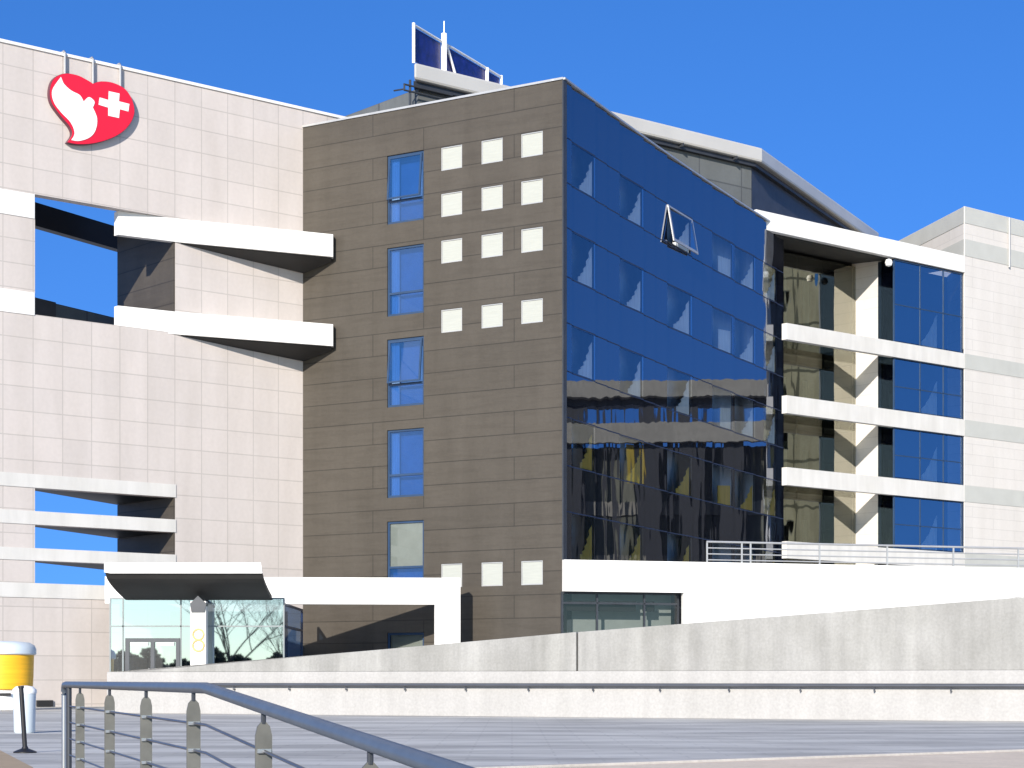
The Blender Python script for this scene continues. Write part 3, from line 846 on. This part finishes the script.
FCn = Frame((-15.19, 74.6), heading=math.pi / 2)
Croot = empty('entrance_canopy', (-12.0, 76.0, 0), 'upswept canopy with white edge and dark underside on a white column', 'canopy')
prof = []                                      # (depth, underside height) from the high front lip to the low rear edge
for k in range(13):
    t_ = k / 12
    prof.append((0.05 + 2.3 * t_, 5.03 - 0.9 * (t_ ** 0.62)))
m = MB()
sk0, sk1 = 0.0, 5.86
up = [(d, z) for d, z in prof]; dn = [(d, z + 0.16) for d, z in reversed(prof)]
ring = up + dn
x0f = lambda d: sk0 + 0.14 * d
x1f = lambda d: sk1 + 0.04 * d
n_ = len(ring)
vs = [(x0f(d), d, z) for d, z in ring] + [(x1f(d), d, z) for d, z in ring]
fs = [tuple(range(n_)), tuple(range(2 * n_ - 1, n_ - 1, -1))] + [(i, (i + 1) % n_, (i + 1) % n_ + n_, i + n_) for i in range(n_)]
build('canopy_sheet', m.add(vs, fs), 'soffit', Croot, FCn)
build('white_fascia', MB().prism([(-0.02, -0.02, 5.07), (-0.02, -0.02, 5.43), (5.82, -0.02, 5.43), (5.88, -0.02, 5.03), (0.2, -0.02, 5.03)], (0, 0.07, 0)), 'white', Croot, FCn)
cx0 = -12.22 + 15.19
col = build('column', MB().box(cx0, cx0 + 0.6, 1.35, 1.85, 0, 4.05), 'white', Croot, FCn, bevel=0.02)
build('column_cap', MB().prism([(cx0 + 0.05, 1.3, 3.62), (cx0 + 0.55, 1.3, 3.62), (cx0 + 0.62, 1.3, 3.95), (cx0 + 0.3, 1.3, 4.25), (cx0, 1.3, 3.95)], (0, 0.5, 0)), 'dark_metal', Croot, FCn)
rm = MB()
for zc_, r in ((2.78, 0.2), (2.36, 0.21)):
    N = 28
    pts = [(cx0 + 0.31 + r * math.cos(2 * math.pi * k / N), 1.345, zc_ + r * math.sin(2 * math.pi * k / N)) for k in range(N + 1)]
    rm.tube(pts, 0.045, 6, caps=False)
build('ring_emblem', rm, 'ring', col, FCn)

FPt = Frame((-16.0, 78.6), q=(-2.06, 79.75))
Pt = empty('portal_frame', (-2.1, 79.7, 0), 'white portal frame of beam and post standing before the brown face', 'portal frame')
PL = math.hypot(13.94, 1.15)
build('beam', MB().box(0, PL, 0, 0.5, 4.06, 5.12), 'white', Pt, FPt)
build('post', MB().box(PL - 1.02, PL, 0.001, 0.499, 0, 4.058), 'white', Pt, FPt)

# ---------------------------------------------------------------- concrete ramp wall and its handrail
FW = Frame(((150 - 512) / 2000 * 63, 63.0), q=((1024 - 512) / 2000 * 50.6, 50.6))
def wpix(x, y):
    r = Vector(((x - 512) / 2000, 1, (680 - y) / 2000))
    tt = (FW.p.x * FW.i.x + FW.p.y * FW.i.y) / (r.x * FW.i.x + r.y * FW.i.y)
    w_ = r * tt; d = w_ - FW.p
    return d.x * FW.u.x + d.y * FW.u.y, w_.z + EYE
a0, z0 = wpix(108, 674); a1, z1 = wpix(577, 632); a2, z2 = wpix(1024, 597); a3 = a2 + 14; z3 = z2 + (z2 - z1) / (a2 - a1) * 14
Wroot = empty('ramp_wall', FW.w((a0 + a2) / 2, 0, 0), 'long weathered concrete ramp wall rising to the right across the plaza', 'wall')
build('concrete_wall', MB().prism([(a0, 0.0, 1.302), (a1 - 0.03, 0, 1.302), (a1 - 0.03, 0, z1), (a0, 0, z0)], (0, 0.35, 0)), 'concrete', Wroot, FW, bevel=0.012)
build('concrete_wall', MB().prism([(a1 + 0.03, 0.0, 1.302), (a3, 0, 1.302), (a3, 0, z3), (a1 + 0.03, 0, z1)], (0, 0.35, 0)), 'concrete', Wroot, FW, bevel=0.012)
build('joint', MB().box(a1 - 0.03, a1 + 0.03, 0.12, 0.3, 1.302, z1 - 0.03), 'dark', Wroot, FW)
build('plinth', MB().box(a0, a3, -0.06, 0.36, 0, 1.30), 'plaster', Wroot, FW, bevel=0.012)
Wr = empty('wall_handrail', FW.w((a0 + a2) / 2, -0.15, 0.9), 'dark horizontal handrail tube bracketed along the concrete ramp wall', 'handrail')
build('rail', MB().tube([(a0 + 0.1, -0.17, 0.905), (a3, -0.17, 0.905)], 0.055, 12), 'rail_dark', Wr, FW, smooth=True)
k = a0 + 0.9
while k < a3:
    build('bracket', MB().tube([(k, -0.055, 0.76), (k, -0.17, 0.76), (k, -0.17, 0.86)], 0.02, 6), 'rail_dark', Wr, FW)
    k += 2.02

# ---------------------------------------------------------------- foreground ramp railing
def lx(Z): return 1.63 - 0.316 * Z             # plan line of the railing
def gz(Z): return 0.0 if Z > 10.0 else -(10.0 - Z) * 0.051
def rz(Z): return EYE - 0.04 + gz(Z)
Fr = empty('ramp_railing', (lx(10.4), 10.4, 0), 'blue-grey tube railing with flat posts bending down the ramp, foreground', 'railing')
ZE = 17.7
pts = [(lx(ZE) - 0.0, ZE, 0.0), (lx(ZE), ZE, 0.85), (lx(ZE), ZE - 0.0, rz(ZE) - 0.09)]
for a in (20, 45, 70):
    c_, s_ = math.cos(rad(a)), math.sin(rad(a))
    pts.append((lx(ZE - 0.09 * (1 - c_)), ZE - 0.09 * (1 - c_), rz(ZE) - 0.09 + 0.09 * s_))
pts += [(lx(Z), Z, rz(Z)) for Z in (17.5, 14.0, 10.6, 10.25, 10.0)]
pts += [(lx(9.75), 9.75, rz(9.75) - 0.0), (lx(9.4), 9.4, rz(9.4)), (lx(4.0), 4.0, rz(4.0))]
build('handrail', MB().tube(pts[2:], 0.029, 14), 'rail_blue', Fr, smooth=True)
build('end_tube', MB().tube([(lx(ZE), ZE, 0.0), (lx(ZE), ZE, rz(ZE) - 0.092)], 0.024, 12), 'steel', Fr, smooth=True)
ZE2 = 17.25
build('end_tube', MB().tube([(lx(ZE2), ZE2, 0.0), (lx(ZE2), ZE2, rz(ZE2) - 0.01)], 0.024, 12), 'dark_metal', Fr, smooth=True)
rd = Vector((-0.316, 1, 0)).normalized(); sd = Vector((rd.y, -rd.x, 0))
for Z in (16.3, 14.2, 12.25, 10.4, 8.5, 6.65, 4.8):
    base, topz = gz(Z) , rz(Z)
    hw = 0.036
    c = Vector((lx(Z), Z, 0))
    outl = [(-hw, base), (hw, base), (hw, topz - 0.12), (0.75 * hw, topz - 0.08), (0.28 * hw, topz - 0.062), (-0.28 * hw, topz - 0.062), (-0.75 * hw, topz - 0.08), (-hw, topz - 0.12)]
    o = build('post', MB().prism([c + sd * x_ + Vector((0, 0, z_)) - rd * 0.006 for x_, z_ in outl], rd * 0.012), 'post_grey', Fr)
    build('neck', MB().tube([c + Vector((0, 0, topz - 0.07)), c + Vector((0, 0, topz - 0.02))], 0.011, 8), 'dark_metal', o)
    for dz in (0.185, 0.325, 0.465, 0.605, 0.745):
        build('clamp', MB().box(-0.03, 0.03, -0.022, 0.006, -0.009, 0.009), 'steel', o, Frame((c.x, c.y), q=(c.x + sd.x, c.y + sd.y))).matrix_basis.translation.z = topz - dz
for dz in (0.185, 0.325, 0.465, 0.605, 0.745):
    build('infill_rod', MB().tube([(lx(Z) - 0.0 , Z - 0.0, rz(Z) - dz) for Z in (17.25, 14, 10.4, 10.0, 9.6, 4.2)], 0.0075, 8), 'rail_dark', Fr, smooth=True)

# ---------------------------------------------------------------- things at the left edge
kx, ky = -17.75, 70.0
K = empty('round_kiosk', (kx, ky, 0), 'round white kiosk with a yellow band and white lid, cut by left edge', 'kiosk')
build('base', MB().lathe([(0.82, 0.0), (0.86, 0.03), (0.86, 0.70)], kx, ky, 40), 'sign_white', K, smooth=True)
build('yellow_band', MB().lathe([(0.90, 0.70), (0.95, 0.74), (0.98, 1.2), (1.0, 1.92)], kx, ky, 40), 'yellow', K, smooth=True)
build('lid', MB().lathe([(1.02, 1.92), (1.08, 1.96), (1.08, 2.12), (1.02, 2.26), (0.85, 2.36), (0.4, 2.41)], kx, ky, 40), 'bin', K, smooth=True)
build('dark_slot', MB().box(kx - 0.3, kx + 0.42, ky - 0.895, ky - 0.83, 0.5, 0.6), 'dark', K)

bx_, by_ = (24.5 - 512) / 2000 * 39.6, 39.6
bn = empty('litter_bin', (bx_, by_, 0), 'pale blue-white cylindrical bin standing before the yellow kiosk', 'bin')
build('body', MB().lathe([(0.18, 0.0), (0.205, 0.03), (0.225, 0.78)], bx_, by_, 28), 'bin', bn, smooth=True)
build('rim', MB().lathe([(0.232, 0.78), (0.24, 0.81), (0.232, 0.86), (0.17, 0.92), (0.05, 0.94)], bx_, by_, 28), 'sign_white', bn, smooth=True)

sx_, sy_ = (25 - 512) / 2000 * 28.8, 28.8
st = empty('black_stanchion', (sx_, sy_, 0), 'slim black post on a flared round base, in front of the bin', 'stanchion')
build('base', MB().lathe([(0.165, 0.0), (0.165, 0.018), (0.13, 0.035), (0.05, 0.065), (0.035, 0.10)], sx_, sy_, 28), 'black_metal', st, smooth=True)
build('pole', MB().tube([(sx_, sy_, 0.06), (sx_ - 0.055, sy_, 0.93)], 0.034, 14), 'black_metal', st, smooth=True)
build('cap', MB().tube([(sx_ - 0.055, sy_, 0.93), (sx_ - 0.058, sy_, 0.965)], 0.042, 14), 'black_metal', st, smooth=True)

# ---------------------------------------------------------------- what the mirror glass shows: the gallery building across the court
FQ2 = Frame((59 - 0.70 * 60, 140 + 0.71 * 60), q=(59, 140))
Q = empty('gallery_building', (59, 140, 0), 'tall pale gallery building with dark columns, seen mirrored in the blue glass', 'building')
q0, q1 = 36.0, 80.0
build('roof_slab', MB().box(q0, q1, -1.0, 3, 23.9, 25.2), 'gallery', Q, FQ2)
build('roof_underside', MB().box(q0, q1, 0.3, 2.6, 23.4, 23.88), 'black_metal', Q, FQ2)
build('wide_band', MB().box(q0, q1, -0.4, 0.4, 20.3, 21.9), 'gallery', Q, FQ2)
build('back_wall', MB().box(q0, q1, 2.4, 2.8, 0, 20.2), 'gallery_dark', Q, FQ2)
for z in (2.0, 6.0, 10.2, 14.6):
    build('balcony_edge', MB().box(q0, q1, 2.1, 2.39, z, z + 1.1), 'gallery', Q, FQ2)
xq = q0 + 0.5
widths = (1.25, 1.05, 0.35, 1.3, 0.3, 1.1)
k = 0
while xq < q1:
    wd = widths[k % 6]
    build('column', MB().box(xq, xq + wd, 0.5, 0.5 + wd, 0, 23.28), 'black_metal', Q, FQ2)
    if k % 3 == 1:
        build('banner', MB().box(xq + wd + 0.05, xq + wd + 0.7, 0.6, 0.65, 17.0, 20.25), 'banner', Q, FQ2)
    xq += wd + (0.7, 1.1, 1.3, 0.9, 2.0, 0.8)[k % 6]
    k += 1

CB = empty('court_building', (72, 95, 0), 'olive rendered building across the court, mirrored in the recessed glazing', 'building')
ch = [(y, y + 1.5, z, z + 1.7) for z in (1.2, 4.9, 8.7, 12.5, 16.2, 20.0, 23.8, 27.6, 31.4) for y in (-12.5, -8.7, -4.9, -1.0)]
FCB = Frame((72, 95), q=(72, 94))
build('wall', MB().wall(-15.3, 14, 0, 37, 0, 0.3, ch), 'olive', CB, FCB)
build('roof', MB().box(-15.3, 14, 0.31, 12, 36.4, 36.9), 'soffit', CB, FCB)
build('room_wall', MB().box(-15.2, 13.9, 1.2, 1.4, 0, 36.3), 'dark', CB, FCB)
for y0, y1, z0, z1 in ch:
    build('window', frame_mb(y0 + 0.004, y1 - 0.004, z0 + 0.004, z1 - 0.004, 0.1, 0.2, 0.07, (('v', (y0 + y1) / 2),)), 'blind', CB, FCB)

# a bare tree and a hedge behind the viewpoint, mirrored in the lobby glass
def bare_tree(loc, h, seed, label):
    rng = random.Random(seed)
    root = empty('bare_tree', loc, label, 'tree')
    tm, cm = MB(), MB()
    def grow(p, d, L_, r, lev):
        n = 4
        pts, rs_ = [p], [r]
        for i in range(n):
            d = (d + Vector((rng.uniform(-1, 1), rng.uniform(-1, 1), rng.uniform(-0.3, 0.6))) * 0.16).normalized()
            pts.append(pts[-1] + d * L_ / n); rs_.append(r * (1 - 0.55 * (i + 1) / n))
        (tm if lev == 0 else cm).tube(pts, rs_, 7 if lev < 2 else 4, caps=False)
        if lev >= 6: return
        for k in range(rng.randint(3, 4) if 0 < lev < 5 else (7 if lev == 0 else 3)):
            i = rng.randint(2, n) if lev else rng.randint(2, n)
            ax_ = Vector((rng.uniform(-1, 1), rng.uniform(-1, 1), rng.uniform(0.0, 0.7))).normalized()
            grow(pts[i], (d * 0.62 + ax_ * 0.8).normalized(), L_ * rng.uniform(0.66, 0.9) * (1.5 if lev == 0 else 1), rs_[i] * 0.7, lev + 1)
    grow(Vector((0, 0, 0)), Vector((0, 0, 1)), h * 0.24, h * 0.011, 0)
    fr = Frame((loc[0], loc[1]), heading=math.pi / 2)
    fr.m = Matrix.Translation(Vector(loc))
    build('trunk', tm, 'bark', root, fr)
    build('crown', cm, 'bark', root, fr)
bare_tree((-23.2, -13, -0.47), 17.0, 3, 'bare branching tree mirrored in the lobby glass, taller of two')
bare_tree((-19.5, -18, -0.47), 12.5, 11, 'lower bare spreading tree mirrored in the lobby glass')
hm = MB()
rng = random.Random(5)
for k in range(9000):
    p = Vector((rng.uniform(-45, 5), -24 + rng.uniform(-1.2, 1.2), 0))
    p.z = -0.47 + rng.random() * (3.5 + 0.5 * math.sin(p.x * 0.9) + 0.4 * math.sin(p.x * 2.3))
    a_ = Vector((rng.uniform(-1, 1), rng.uniform(-1, 1), rng.uniform(-1, 1))).normalized() * 0.34
    b_ = a_.cross(Vector((rng.uniform(-1, 1), rng.uniform(-1, 1), rng.uniform(-1, 1)))).normalized() * 0.3
    hm.add([p - a_, p + b_, p + a_, p - b_], [(0, 1, 2, 3)])
hd = build('hedge', hm, 'hedge')
tag(hd, 'long dark clipped hedge behind the viewpoint, mirrored in lobby glass', 'hedge')
